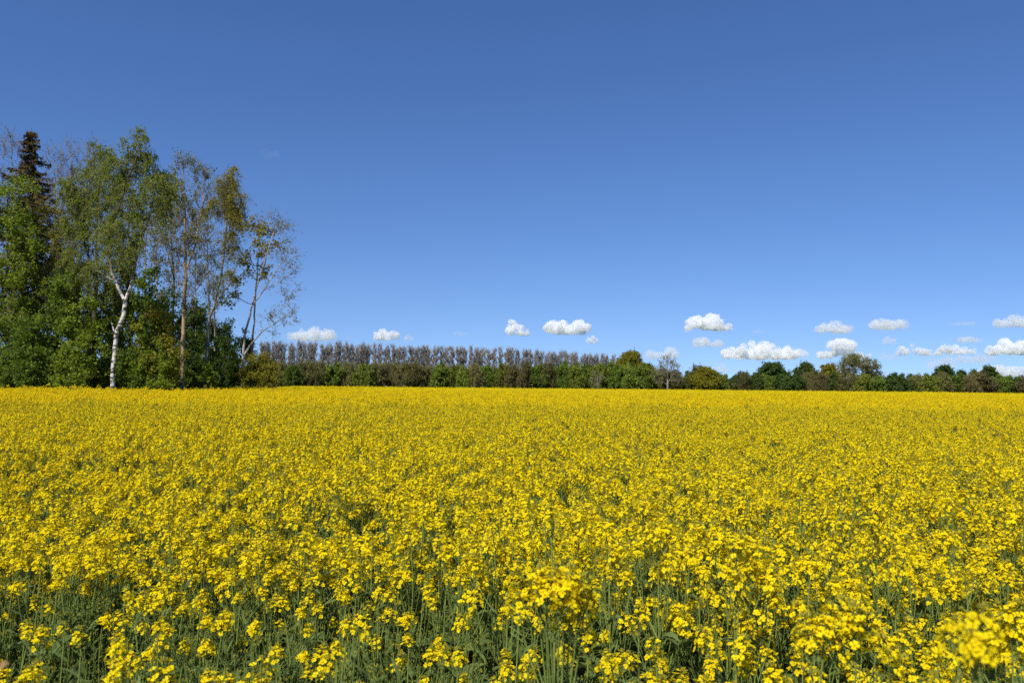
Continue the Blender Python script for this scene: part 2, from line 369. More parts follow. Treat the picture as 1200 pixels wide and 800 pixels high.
protos = {}
L_TALL = "rapeseed plant in full yellow bloom among the nearest rows of the field"
L_LOW = "low leafy rapeseed plant with few blooms at the near left edge of the field"
G_TALL, G_LOW = "blooming rapeseed plants of the nearest rows", "leafy rapeseed plants of the near left edge"
rng = np.random.default_rng(5)
specs = [("tall", 1.18, 7, 1.), ("tall", 1.22, 5, 1.), ("tall", 1.15, 7, 1.), ("tall", 1.25, 6, .9), ("tall", 1.12, 4, 1.2), ("tall", 1.2, 9, .9), ("tall", 1.1, 4, 1.2), ("tall", 1.17, 5, 1.2),
         ("low", 1.02, 2, 1.8), ("low", 1.08, 2, 1.7), ("low", 0.98, 1, 2.0), ("low", 1.05, 1, 1.9), ("low", 1.0, 1, 2.0)]
pool = {"tall": [], "low": []}
for kind, h, nh, lfy in specs: pool[kind].append(plant_geo(rng, h, nh, lfy, 0, shoots=4 if kind == "tall" else 12))
pool_m = {k: [(s.mesh("stem", RM), l.mesh("foliage", RM), h) for s, l, h in v] for k, v in pool.items()}
def place_plant(kind, x, y, rz, sc, label, group):
    sm, fm, hd = pool_m[kind][int(rng.integers(0, len(pool_m[kind])))]
    root = thing("rapeseed_plant", (x, y, 0), label, "plant", group, rz); root.scale = (1, 1, sc)
    obj("stem", sm, root); obj("foliage", fm, root)
    for m, i in hd:
        o = obj("flower_head", HEADM[i % len(HEADM)], root); o.matrix_local = m
def low_zone(x, y):
    """0..1: how thin and leafy the crop is (near, to the left)"""
    a = (0.15 - x) / 1.3 - (y - 3.2) / 1.8 + 0.35 * noise.noise(Vector((x * 1.3, y * 1.3, 3)))
    return min(1.0, max(0.0, a + 0.25))
NEAR_Y = 4.05
sp = 0.195
spots = []
yy = 1.75
while yy < NEAR_Y:
    xm = 0.66 * yy + 0.3; xx = -xm
    while xx < xm:
        spots.append((xx + rng.uniform(-.07, .07), yy + rng.uniform(-.07, .07))); xx += sp
    yy += sp
spots.sort(key=lambda p: p[1])
n_ind = 0
for (x, y) in spots:
    hz = 1 + 0.2 * noise.noise(Vector((x * 2.0, y * 2.0, 0.7))) + rng.normal(0, 0.05)
    lz = low_zone(x, y)
    top = 1.95 - 0.386 * y                    # lowest height in view here
    if 1.28 < top or rng.uniform() < 0.06: continue
    if y < 2.15 and 1.2 * hz < top: continue
    if n_ind >= 292: continue
    if rng.uniform() < lz * 0.9: place_plant("low", x, y, rng.uniform(0, 6.28), hz * 0.98, L_LOW, G_LOW)
    else: place_plant("tall", x, y, rng.uniform(0, 6.28), hz * (1.0 - 0.14 * lz), L_TALL, G_TALL)
    n_ind += 1
print("individual plants", n_ind, "of", len(spots))

# special close blooms
def special(px_list, d, base_dx, label, seed, leafy=0.6, hs=1.15):
    r = np.random.default_rng(seed)
    pts = [W(a, b, d + dd) for a, b, dd in px_list]
    base = Vector((pts[0].x + base_dx, pts[0].y + 0.05, 0))
    hs_ = [tuple(p - base - Vector((0, 0, 0.07))) for p in pts]
    return build_plant(base, 0, (1, 1, 1), label, "large rapeseed blooms close to the viewer", r, heads=hs_, leafy=leafy, hs=hs)
special([(651, 668, 0), (668, 690, 0.03), (632, 682, 0.06), (676, 700, -0.03), (610, 692, 0.1), (645, 692, -0.05), (660, 712, 0.0), (672, 722, 0.06), (655, 684, -0.06), (640, 674, .1), (622, 700, .05), (684, 690, .02), (648, 668, .03), (664, 680, .05), (640, 684, 0)], 2.05, 0.02,
        "tallest rapeseed plant at bottom centre, its yellow heads packed into one wide bloom", 3, .6, 1.2)
special([(1141, 692, 0), (1122, 700, 0.04), (1147, 706, -.01)], 0.88, 0.03,
        "rapeseed plant closest to the viewer, a big soft-edged bloom near the bottom right corner", 8, 0.3, .62)
special([(965, 716, 0), (985, 728, 0.05), (950, 738, -0.02), (1003, 742, 0.0), (972, 750, 0.04), (1020, 760, 0.1)], 1.85, -0.02,
        "full rapeseed bloom near the bottom edge, left of the soft-edged closest bloom", 12, .6, 1.15)
special([(1185, 716, 0), (1176, 736, 0.05), (1196, 745, -0.02), (1166, 752, 0.05)], 2.0, 0.03,
        "rapeseed bloom against the right edge, just beside the soft-edged closest bloom", 14)
special([(862, 640, 0), (880, 648, 0.05), (850, 655, -0.05), (872, 668, 0.03), (890, 672, 0.05)], 2.7, 0.0,
        "tall rapeseed bloom standing above its neighbours right of the bottom centre bloom", 15)
pw = thing("withered_leaf", (0, 0, 0), "withered tan rapeseed leaf caught in the stems at the bottom left corner", "leaf")
_g = Geo(); leaf_strip(np.random.default_rng(4), (0, 0, 0), 0.9, 0.042, 0.026, 1.5, 3.0, _g, 4, 4)
pw.location = W(1, 784, 2.5); obj("leaf_blade", _g.mesh("leaf_blade", RM), pw)

# the rest of the crop: one mass of many tiles
TILES = bpy.data.collections.new("crop_tiles")
def tile(idx, rng, size, per, lod, nh, h=1.16):
    g = Geo(); n = int(per * size * size)
    k = int(math.ceil(math.sqrt(n))); cells = [(i, j) for i in range(k) for j in range(k)]; rng.shuffle(cells)
    for (i, j) in cells[:n]:
        x = ((i + rng.uniform(0.05, .95)) / k - .5) * size; y = ((j + rng.uniform(0.05, .95)) / k - .5) * size
        hh = h * (1 + rng.normal(0, 0.05) + 0.13 * noise.noise(Vector((x * 2.3, y * 2.3, idx * 5.1)))) * (1.17 if rng.uniform() < 0.06 else 1)
        st, lf, hd = plant_geo(rng, hh, int(rng.integers(nh[0], nh[1])), 0.8, lod)
        m = Matrix.Translation((x, y, 0)) @ Matrix.Rotation(rng.uniform(0, 6.28), 4, 'Z')
        g.geo(st.arr(), m)
        if lf.V: g.geo(lf.arr(), m)
        for mm, i2 in hd: g.geo(HEADG[lod][i2 % len(HEADG[lod])], m @ mm)
    o = bpy.data.objects.new("crop_tile_%02d" % idx, g.mesh("crop_tile", RM)); TILES.objects.link(o)
rng = np.random.default_rng(21)
NT = [5, 5, 4]; SZ = [1.0, 2.0, 4.0]
ti = 0
for l in range(3):
    for v in range(NT[l]):
        tile(ti, rng, SZ[l], [27, 26, 26][l], l, [(5, 11), (6, 12), (7, 12)][l], [1.15, 1.15, 1.15][l]); ti += 1

def hedge_y(x):                       # where the field ends, by bearing k = x / y
    return 0
def far_limit(x, y):
    """True inside the crop"""
    k = x / max(y, .1)
    px = 600 + 933 * k
    if px < 150: lim = 58.0
    elif px < 330: lim = 58 + (px - 150) / 180 * 22
    elif px < 345: lim = 80 + (px - 330) / 15 * 60
    elif px < 850: lim = 150
    else: lim = 150 - (px - 850) / 350 * 20
    return y < lim
pts, att = [], []
def fill(size, y0, y1, lod):
    base = sum(NT[:lod])
    y = y0 + size / 2
    while y < y1:
        xm = 0.78 * y + 6
        x = -math.ceil(xm / size) * size
        while x < xm:
            inside = far_limit(x, y + size / 2)
            if inside and not (y < NEAR_Y + 0.2 and abs(x) < 0.66 * y + 0.25):
                z = 1 + 0.06 * noise.noise(Vector((x * 0.11, y * 0.11, 2.2))) + 0.05 * noise.noise(Vector((x * 0.7, y * 0.7, 5)))
                if y < 8: z *= 1 - 0.12 * low_zone(x, y)
                if y > 30 and 600 + 933 * x / y < 335 and not far_limit(x, y + 7): z *= 1 + rng.uniform(-.02, .13)
                pts.append((x, y, 0)); att.append((base + int(rng.integers(0, NT[lod])), (math.pi / 2) * int(rng.integers(0, 4)), z))
            x += size
        y += size
fill(1.0, 3.8, 25.8, 0)
fill(2.0, 25.8, 69.8, 1)
fill(4.0, 69.8, 161.8, 2)
me = bpy.data.meshes.new("rapeseed_crop"); me.from_pydata(pts, [], [])
a = me.attributes.new("tile", 'INT', 'POINT'); a.data.foreach_set("value", [t[0] for t in att])
a = me.attributes.new("rot", 'FLOAT_VECTOR', 'POINT'); a.data.foreach_set("vector", [c for t in att for c in (0, 0, t[1])])
a = me.attributes.new("scl", 'FLOAT_VECTOR', 'POINT'); a.data.foreach_set("vector", [c for t in att for c in (1.0, 1.0, t[2])])
crop = tag(obj("rapeseed_crop", me), "yellow rapeseed crop in bloom, a solid carpet filling the field to the tree line", "crop", kind="stuff")
ng = bpy.data.node_groups.new("crop_scatter", 'GeometryNodeTree')
ng.interface.new_socket(name="Geometry", in_out='INPUT', socket_type='NodeSocketGeometry')
ng.interface.new_socket(name="Geometry", in_out='OUTPUT', socket_type='NodeSocketGeometry')
gi, go = ng.nodes.new("NodeGroupInput"), ng.nodes.new("NodeGroupOutput")
ip = ng.nodes.new("GeometryNodeInstanceOnPoints"); ci = ng.nodes.new("GeometryNodeCollectionInfo")
ci.inputs[0].default_value = TILES; ci.inputs[1].default_value = True; ci.inputs[2].default_value = True
ip.inputs["Pick Instance"].default_value = True
def named(n, t):
    x = ng.nodes.new("GeometryNodeInputNamedAttribute"); x.data_type = t; x.inputs[0].default_value = n; return x.outputs[0]
ng.links.new(gi.outputs[0], ip.inputs["Points"]); ng.links.new(ci.outputs[0], ip.inputs["Instance"])
ng.links.new(named("tile", 'INT'), ip.inputs["Instance Index"]); ng.links.new(named("rot", 'FLOAT_VECTOR'), ip.inputs["Rotation"])
ng.links.new(named("scl", 'FLOAT_VECTOR'), ip.inputs["Scale"]); ng.links.new(ip.outputs[0], go.inputs[0])
md = crop.modifiers.new("scatter", 'NODES'); md.node_group = ng
print("tiles", len(pts))

# ------------------------------------------------------------------ trees
def grow(rng, trunks, attr, r_tip=0.012, rise=0.5, exp=0.5, wob=0.05):
    """trunks: list of [(x,y,z,r), ...]; attr: (N,3) points the limbs reach"""
    P, par, rmin = [], [], []
    for tr in trunks:
        tr = [np.array(t, float) for t in tr]; last = -1
        if P:      # hang a second trunk on the nearest node unless it starts on the ground
            if tr[0][2] > 0.3:
                dd = [np.linalg.norm(p - tr[0][:3]) for p in P]; last = int(np.argmin(dd))
        for a, b in zip(tr[:-1], tr[1:]):
            L_ = np.linalg.norm(b[:3] - a[:3]); n = max(1, int(L_ / 0.5))
            for i in range(0 if last < 0 or a is tr[0] else 1, n + 1):
                q = a + (b - a) * i / n
                P.append(q[:3] + (rng.normal(0, wob * 0.4, 3) if i else 0)); par.append(last); rmin.append(q[3]); last = len(P) - 1
    ntr = len(P)
    cap = ntr + len(attr) * 5 + 8
    A = np.zeros((cap, 3)); A[:ntr] = P; n = ntr
    par += [0] * (cap - ntr); rmin += [0.0] * (cap - ntr)
    order = np.argsort([np.min(np.linalg.norm(A[:ntr] - a, axis=1)) for a in attr]) if len(attr) else []
    tips = []
    for oi in order:
        a = attr[oi]; d = np.linalg.norm(A[:n] - a, axis=1)
        cost = d + 1.6 * np.maximum(0, A[:n, 2] - (a[2] - rise * d))
        j = int(np.argmin(cost)); b = A[j]; L_ = d[j]
        k = int(min(4, max(1, round(L_ / 0.6))))
        ctrl = (a + b) / 2 + np.array([0, 0, -0.12 * L_]) + rng.normal(0, wob * L_, 3) + (a - b) * np.array([.12, .12, 0])
        last = j
        for i in range(1, k + 1):
            t = i / k
            A[n] = (1 - t) ** 2 * b + 2 * t * (1 - t) * ctrl + t * t * a
            par[n] = last; last = n; n += 1
        tips.append(last)
    A = A[:n]; par = np.array(par[:n]); rmin = np.array(rmin[:n])
    cnt = np.zeros(n)
    for t in tips: cnt[t] += 1
    for i in range(n - 1, -1, -1):
        if par[i] >= 0: cnt[par[i]] += cnt[i]
    r = np.maximum(rmin, r_tip * np.maximum(cnt, 1) ** exp)
    for i in range(ntr, n): r[i] = min(r[i], r[par[i]] * 0.9 + 0.002)
    return A, par, r, np.array(tips, int)

def blob_pts(rng, blobs, dens, jit=0.0):
    out = []
    for (c, rx, ry, rz, k) in blobs:
        n = max(3, int(dens * k * (rx * ry * rz) ** (2 / 3) * 4))
        v = norm(rng.normal(size=(n, 3))) * (rng.uniform(0.15, 1, (n, 1)) ** 0.45)
        out.append(np.array(c) + v * np.array([rx, ry, rz]))
    return np.concatenate(out)

DM, LM = 1.0, 1.0
def tree_geo(rng, trunks, blobs, dens=1.0, twigs=5, tl=0.8, grav=0.0, upb=0.5, leaves=14, lsize=0.16, lasp=0.6, lspread=0.12,
             r_tip=0.012, rise=0.5, tw_r=0.009, exp=0.5, limb_lo=0, wob=0.06, gap=0.0):
    attr = blob_pts(rng, blobs, dens * DM); leaves = leaves * LM
    attr = attr[attr[:, 2] > 0.25]
    A, par, r, tips = grow(rng, trunks, attr, r_tip, rise, exp, wob)
    tg = Geo(); k = np.where(par >= 0)[0]
    thick = r[k] > 0.05
    for sel, sd in ((k[thick], 8), (k[~thick], 4)):
        p = par[sel]; tg.add(*segs(A[p], A[sel] + (A[sel] - A[p]) * 0.03, np.minimum(r[p], r[sel] * 1.35), r[sel], sd), 0)
    cg = Geo()
    T = A[tips]; n = len(T)
    if gap > 0: T = T[rng.uniform(size=n) > gap]; n = len(T)
    ctr = A[:max(2, len(A) - 1)].mean(0)
    out = T - ctr; out[:, 2] *= 0.3; out = norm(out)
    T2 = np.repeat(T, twigs, 0); O2 = np.repeat(out, twigs, 0); m = len(T2)
    d = norm(O2 * 0.45 + rng.normal(0, 0.6, (m, 3)) + np.array([0, 0, upb]))
    l = (tl * rng.uniform(0.5, 1.25, m))[:, None]
    p1 = T2 + d * l * 0.5; d2 = norm(d + np.array([0, 0, -grav]) + rng.normal(0, 0.15, (m, 3))); p2 = p1 + d2 * l * (0.5 + 0.35 * min(grav, 3))
    if tw_r > 0:
        cg.add(*segs(T2, p1, tw_r, tw_r * 0.75, 3), 1); cg.add(*segs(p1, p2, tw_r * 0.75, tw_r * 0.4, 3), 1)
    if leaves > 0:
        idx = rng.integers(0, m, int(m * leaves)); t = rng.uniform(0.1, 1.0, len(idx))[:, None] * 2
        C = np.where(t < 1, T2[idx] + (p1[idx] - T2[idx]) * t, p1[idx] + (p2[idx] - p1[idx]) * (t - 1))
        C = C + rng.normal(0, lspread, C.shape)
        C = C[C[:, 2] > 0.1]
        cg.add(*kites(C, rng, lsize, lasp, 0.4), 0)
    return tg, cg

def PB(px, py, rx, ry, d, dd=0.0, k=1.0, rd=None):
    """a crown blob given by where it shows at distance d"""
    c = W(px, py, d + dd); s = d / F
    return (tuple(c), rx * s, (rd if rd else 0.8 * (rx + ry) / 2) * s, ry * s, k)
def TR(pts, d, dd=0.0):
    return [(*W(px, py, d + dd), rr) for px, py, rr in pts]

def grove_tree(name, label, cat, d, trunks, blobs, bark, leaf, seed, twigbark=B_TWIG, group=None, **kw):
    r = np.random.default_rng(seed)
    tks = []
    for i, t in enumerate(trunks):
        q = TR(t, d)
        if i == 0 or t[0][1] > 440: q[0] = (q[0][0], q[0][1], -0.05, q[0][3])
        tks.append(q)
    org = Vector((tks[0][0][0], tks[0][0][1], 0))
    tks = [[(a - org.x, b - org.y, c, rr) for a, b, c, rr in t] for t in tks]
    bl = [((c[0] - org.x, c[1] - org.y, c[2]), rx, ry, rz, k) for c, rx, ry, rz, k in blobs]
    tg, cg = tree_geo(r, tks, bl, **kw)
    root = thing(name, org, label, cat, group)
    obj("trunk", tg.mesh("trunk", [bark], True), root); obj("crown", cg.mesh("crown", [leaf, twigbark]), root)
    return root

DM, LM = 1.75, 1.9
# --- the grove on the left -------------------------------------------------
bare = dict(dens=1.5, twigs=8, tl=1.3, upb=1.1, leaves=2.2, lsize=0.10, lspread=0.06, rise=0.9, tw_r=0.011)
for i, (x, top, d, lab) in enumerate([(-22, 175, 70, "bare tree at the left edge of the grove, left of the brown spruce"), (14, 158, 72, "tall bare tree with fine upright twigs just left of the spruce tip"),
        (64, 168, 71, "bare slender tree with fine twigs right beside the brown spruce"), (84, 172, 73, "bare grey tree with brown buds between the spruce and the left birch"),
        (102, 166, 74, "bare tree whose fine twigs rise behind the left birch crown"), (150, 205, 74, "bare grey stemmed tree behind the two birch crowns")]):
    grove_tree("bare_tree", lab, "tree", d, [[(x + 6, 455, .16), (x + 2, 330, .10), (x, top + 35, .04), (x, top + 8, .015)]],
               [PB(x, top + 22, 12, 22, d), PB(x + 2, top + 65, 19, 35, d), PB(x - 4, top + 120, 20, 40, d, k=.7)], B_GREY, M_BROWNBUD, 100 + i, group="bare trees behind the grove", **bare)

def spruce():
    r = np.random.default_rng(7); d = 66; base = W(42, 455, d); top = W(37, 151, d)
    H = top.z; org = Vector((base.x, base.y, 0)); lean = (top.x - base.x) / H
    tg, cg = Geo(), Geo()
    zs = np.linspace(-0.05, H, 24); ax = np.stack([zs * lean, zs * 0, zs], 1); rr = np.interp(zs, [0, H], [.2, .015])
    tg.add(*segs(ax[:-1], ax[1:], rr[:-1], rr[1:], 8), 0)
    P0, P1, R0, R1, C, Adir = [], [], [], [], [], []
    z = H * 0.35
    while z < H - 0.15:
        Lz = 0.3 + (H - z) * 0.46 if H - z < 5 else 2.6 + (H - z - 5) * 0.12
        for k in range(int(r.integers(5, 8))):
            a = r.uniform(0, 6.28); L_ = Lz * r.uniform(0.3, 1.2)
            b = np.array([z * lean, 0, z]); dirh = np.array([math.cos(a), math.sin(a), 0])
            t = np.linspace(0, 1, 7)[:, None]
            c = b + dirh * L_ * t + np.array([0, 0, 1]) * (-0.42 * L_ * t + 0.30 * L_ * t ** 3) + r.normal(0, .02, (7, 3))
            P0 += list(c[:-1]); P1 += list(c[1:]); q = np.linspace(.03, .008, 7); R0 += list(q[:-1]); R1 += list(q[1:])
            m = int(24 + 46 * L_); tt = r.uniform(0.12, 1, m)[:, None]
            cc = b + dirh * L_ * tt + np.array([0, 0, 1]) * (-0.42 * L_ * tt + 0.30 * L_ * tt ** 3)
            side = np.array([-dirh[1], dirh[0], 0])
            off = side * r.normal(0, 0.16, (m, 1)) * (1.2 - tt) + np.array([0, 0, -1]) * abs(r.normal(0, 0.16, (m, 1)))
            C += list(cc + off); Adir += list(dirh * 0.5 + side * r.normal(0, .5, (m, 1)) + np.array([0, 0, -1]) * r.uniform(0.1, 1.0, (m, 1)))
        z += r.uniform(0.24, 0.42)
    tg.add(*segs(P0, P1, R0, R1, 4), 0); cg.add(*kites(np.array(C), r, 0.24, 0.35, 0, np.array(Adir)), 0)
    root = thing("spruce_tree", org, "dark reddish brown spruce with drooping boughs and pointed tip near the left edge", "tree")
    obj("trunk", tg.mesh("trunk", [B_DARK], True), root); obj("crown", cg.mesh("crown", [M_SPRUCE]), root)
spruce()

leafy = dict(dens=1.7, twigs=6, tl=0.85, upb=0.3, leaves=7.5, lsize=0.17, lasp=0.7, lspread=0.14)
d = 62
grove_tree("leafy_tree", "bright yellow green broadleaf tree at the left edge below the spruce tip", "tree", d,
    [[(14, 458, .2), (12, 380, .15), (8, 300, .1), (8, 235, .03)], [(12, 380, .1), (30, 330, .06), (48, 280, .03)]],
    [PB(6, 232, 22, 20, d), PB(30, 222, 18, 14, d, k=.5), PB(-12, 262, 26, 30, d), PB(18, 268, 24, 26, d), PB(2, 310, 34, 28, d), PB(40, 292, 14, 22, d, k=.7), PB(-20, 330, 30, 30, d), PB(28, 335, 26, 24, d), PB(5, 370, 40, 26, d)],
    B_DARK, M_BRIGHT, 31, **leafy)
d = 64
grove_tree("leafy_tree", "thin olive leaved tree between the spruce and the left birch", "tree", d,
    [[(58, 458, .13), (56, 380, .10), (52, 300, .06), (60, 240, .02)], [(56, 350, .06), (72, 300, .03), (76, 262, .015)]],
    [PB(60, 262, 16, 22, d, k=.6), PB(48, 245, 16, 16, d, k=.5), PB(72, 290, 16, 26, d, k=.6), PB(50, 310, 18, 28, d, k=.6), PB(66, 340, 24, 24, d), PB(84, 322, 16, 26, d, k=.8), PB(74, 372, 22, 22, d), PB(62, 282, 20, 26, d, 1, k=.8)],
    B_GREY, M_OLIVE, 32, dens=1.8, twigs=6, tl=.8, upb=.5, leaves=5.5, lsize=.15, lspread=.1)

birch = dict(dens=2.1, twigs=8, tl=0.95, upb=0.1, grav=2.2, leaves=9, lsize=0.14, lasp=0.6, lspread=0.08, rise=0.55, tw_r=0.008, r_tip=.011)
d = 60
grove_tree("birch_tree", "birch with white forked trunk and drooping green crown, its tip highest in the grove", "tree", d,
    [[(130.5, 459, .185), (133, 425, .155), (136.5, 390, .14), (145, 371, .12), (146.5, 353, .105), (142.5, 345, .085), (132, 321, .065), (129, 303, .055), (133, 262, .05), (146, 222, .04), (160, 185, .025), (168, 156, .012)],
     [(146.5, 353, .085), (153, 338, .06), (160, 300, .045), (176, 250, .04), (184, 215, .02)],
     [(135, 392, .06), (132, 381, .05), (130, 374, .02)]],
    [PB(166, 160, 8, 12, d, k=1.2), PB(158, 176, 16, 13, d), PB(145, 192, 16, 14, d), PB(172, 196, 20, 18, d, 1), PB(190, 212, 13, 14, d, 1), PB(200, 222, 10, 10, d, k=.6), PB(152, 214, 20, 16, d), PB(175, 232, 16, 18, d, k=.8), PB(150, 245, 22, 20, d), PB(140, 280, 22, 28, d, -.7, k=.9), PB(134, 205, 14, 18, d, -.3, k=.8), PB(184, 222, 22, 20, d), PB(158, 268, 18, 22, d, -.5, k=.7), PB(188, 245, 9, 22, d, k=.8), PB(114, 312, 10, 18, d, 1.5, k=.8), PB(160, 300, 12, 18, d, 1., k=.6)],
    B_WHITE, M_BIRCH, 41, **birch)
d = 63
grove_tree("birch_tree", "dark stemmed birch with a round drooping crown left of the white forked trunk", "tree", d,
    [[(110, 458, .17), (111, 380, .14), (113, 300, .11), (114, 240, .07), (120, 180, .02)], [(112, 330, .08), (98, 280, .05), (88, 240, .02)]],
    [PB(118, 182, 14, 14, d), PB(112, 202, 20, 16, d), PB(126, 222, 20, 18, d), PB(98, 230, 20, 20, d), PB(112, 250, 24, 18, d), PB(90, 262, 16, 24, d), PB(118, 282, 24, 24, d, k=.8), PB(92, 305, 22, 26, d), PB(128, 320, 18, 26, d), PB(84, 225, 14, 24, d, k=.7), PB(104, 335, 20, 22, d, k=.8)],
    B_DARK, M_BIRCH, 42, **birch)
# understorey trees between the stems
under = dict(dens=1.7, twigs=6, tl=.8, upb=.15, leaves=6.5, lsize=.20, lasp=.75, lspread=.14)
for i, (x, top, w, dd, mt, lab) in enumerate([
        (78, 318, 24, 62, M_GREEN, "green understorey tree below the left birch crown"), (150, 300, 22, 65, M_GREEN, "green understorey tree filling the gap above the birch fork"),
        (176, 315, 20, 64, M_GREEN, "green understorey tree right of the birch fork, behind the slim pale stem"), (100, 355, 24, 61, M_BRIGHT, "bright green young tree just left of the white trunk"),
        (185, 360, 24, 63, M_OLIVE, "olive green young tree between the white trunk and the tan trunk"), (38, 372, 28, 60, M_GREEN, "green young tree at the foot of the thin olive tree"),
        (-30, 380, 30, 61, M_GREEN, "green young tree low at the left border"), (224, 352, 14, 80, M_DARK, "dark ivy green tree behind the tan trunk"),
        (-75, 250, 40, 66, M_GREEN, "broad green tree just beyond the left border")]):
    H = 458 - top
    grove_tree("understorey_tree", lab, "tree", dd, [[(x, 458, .09), (x + 3, top + H * .5, .07), (x - 1, top + 10, .02)]],
        [PB(x, top + H * .13, w * .6, H * .13, dd), PB(x - w * .3, top + H * .32, w * .65, H * .18, dd), PB(x + w * .35, top + H * .38, w * .65, H * .18, dd, 1), PB(x, top + H * .6, w * .9, H * .24, dd, -.5), PB(x, top + H * .85, w, H * .16, dd)],
        B_DARK, mt, 50 + i, group="understorey trees of the grove", **under)

aspen = dict(dens=1.7, twigs=8, tl=1.2, upb=.9, leaves=2.6, lsize=.15, lasp=.7, lspread=.10, rise=.9, tw_r=.012, r_tip=.013)
d = 76
grove_tree("aspen_tree", "tall sparse aspen with a straight tan trunk and tiny grey green leaves", "tree", d,
    [[(214, 457, .19), (214, 412, .165), (217, 340, .14), (218, 290, .11), (216, 230, .08), (215, 186, .02)],
     [(218, 300, .09), (208, 285, .07), (196, 255, .04), (192, 225, .015)], [(217, 320, .09), (228, 290, .06), (238, 240, .04), (240, 205, .015)]],
    [PB(214, 196, 9, 14, d), PB(228, 204, 9, 16, d), PB(240, 216, 8, 18, d), PB(208, 225, 14, 22, d), PB(196, 240, 12, 24, d), PB(225, 245, 18, 24, d), PB(205, 278, 18, 28, d), PB(232, 282, 16, 28, d), PB(216, 320, 22, 30, d, k=.7), PB(224, 360, 16, 18, d, k=.5)],
    B_TAN, M_GREY, 61, **aspen)
d = 82
grove_tree("aspen_tree", "thin dark stemmed aspen standing just left of the tan trunk", "tree", d,
    [[(203, 457, .16), (203, 396, .14), (204, 326, .11), (200, 270, .06), (202, 215, .015)], [(204, 326, .07), (197, 300, .05), (186, 262, .02)]],
    [PB(202, 222, 9, 16, d, k=.8), PB(190, 268, 12, 22, d, k=.8), PB(206, 262, 12, 24, d, k=.8), PB(200, 310, 14, 26, d, k=.7)],
    B_DARK, M_GREY, 62, **aspen)
for x, top, dd, lab in ((229, 262, 88, "thin aspen stem just right of the tan trunk"), (251, 300, 90, "thin aspen stem behind the weeping birch"), (184, 270, 72, "thin aspen with fine twigs left of the dark stemmed aspen")):
    grove_tree("aspen_tree", lab, "tree", dd, [[(x, 457, .10), (x + 1, 380, .085), (x - 1, top + 30, .05), (x + 1, top, .015)]],
        [PB(x, top + 12, 9, 15, dd, k=.6), PB(x + 3, top + 45, 12, 24, dd, k=.5), PB(x - 4, top + 75, 13, 22, dd, k=.4)], B_GREY, M_GREY, 160 + x, **aspen)
grove_tree("aspen_tree", "slim pale stemmed aspen between the white trunk and the tan trunk", "tree", 70,
    [[(166, 457, .10), (166, 410, .09), (171, 340, .07), (170, 290, .05), (176, 255, .02)]],
    [PB(172, 268, 12, 18, 70, k=.5), PB(172, 300, 14, 22, 70, k=.4)], B_TAN, M_GREY, 63, **aspen)
d = 86
grove_tree("birch_tree", "olive weeping birch with several grey stems, right of the tan trunk", "tree", d,
    [[(240, 457, .19), (243, 410, .17), (245.5, 374, .145), (251, 359, .12), (259, 325, .09), (264, 280, .08), (268, 235, .04), (272, 200, .012)],
     [(246, 372, .11), (244, 330, .08), (243, 290, .05), (240, 258, .02)], [(252, 356, .09), (268, 335, .06), (282, 300, .03)]],
    [PB(271, 205, 7, 12, d, k=1.1), PB(264, 222, 14, 14, d), PB(276, 238, 13, 18, d), PB(258, 242, 16, 14, d), PB(242, 248, 10, 10, d, k=.7), PB(272, 262, 14, 18, d), PB(268, 290, 13, 20, d, k=.6), PB(245, 285, 13, 20, d, k=.25), PB(256, 320, 20, 22, d, k=.2), PB(272, 318, 9, 14, d, k=.35)],
    B_GREY, M_OLIVE, 64, **{**birch, 'lsize': .16, 'tl': 1.2, 'leaves': 9, 'lspread': .12})
d = 83
grove_tree("maple_tree", "slender young maple with tiered yellow green leaf clumps near the grove's right end", "tree", d,
    [[(293, 457, .12), (296, 400, .10), (300, 340, .07), (304, 290, .045), (306, 262, .015)]],
    [PB(a, b, c, e, d, k=1.1) for a, b, c, e in [(301, 262, 9, 4), (310, 268, 9, 5), (317, 276, 7, 4), (320, 286, 5, 4), (303, 274, 8, 4), (293, 268, 6, 4), (312, 290, 9, 4), (300, 288, 9, 4), (290, 297, 7, 4), (305, 299, 9, 3), (295, 310, 8, 4), (308, 313, 9, 3), (303, 323, 8, 3), (290, 322, 6, 3), (284, 308, 5, 3), (279, 330, 6, 3), (274, 345, 6, 4), (268, 354, 6, 3)]],
    B_GREY, M_MAPLE, 65, dens=1.5, twigs=6, tl=.7, upb=.2, leaves=3.4, lsize=.24, lasp=.8, lspread=.22)
d = 82
lean = {**aspen, 'leaves': 1.9, 'lsize': .15, 'upb': .6, 'dens': 1.1, 'rise': .6}
grove_tree("leaning_tree", "pale nearly bare tree leaning out to the right at the grove's right end", "tree", d,
    [[(283, 457, .16), (284.5, 421, .135), (286, 395, .12), (293, 369, .10), (302, 333, .075), (312, 300, .06), (322, 268, .02)],
     [(286, 416, .10), (293, 405, .09), (306, 390, .06), (326, 376, .03), (344, 362, .012)], [(295, 360, .07), (312, 335, .05), (332, 305, .03), (342, 290, .012)]],
    [PB(323, 264, 12, 12, d), PB(312, 255, 9, 8, d, k=.8), PB(334, 275, 11, 14, d), PB(342, 308, 9, 16, d), PB(328, 305, 14, 14, d, k=.8), PB(318, 330, 16, 14, d, k=.6), PB(338, 345, 12, 14, d, k=.8), PB(345, 372, 8, 10, d), PB(326, 372, 14, 12, d), PB(312, 388, 12, 7, d, k=.7)],
    B_PALE, M_GREY, 66, **lean)

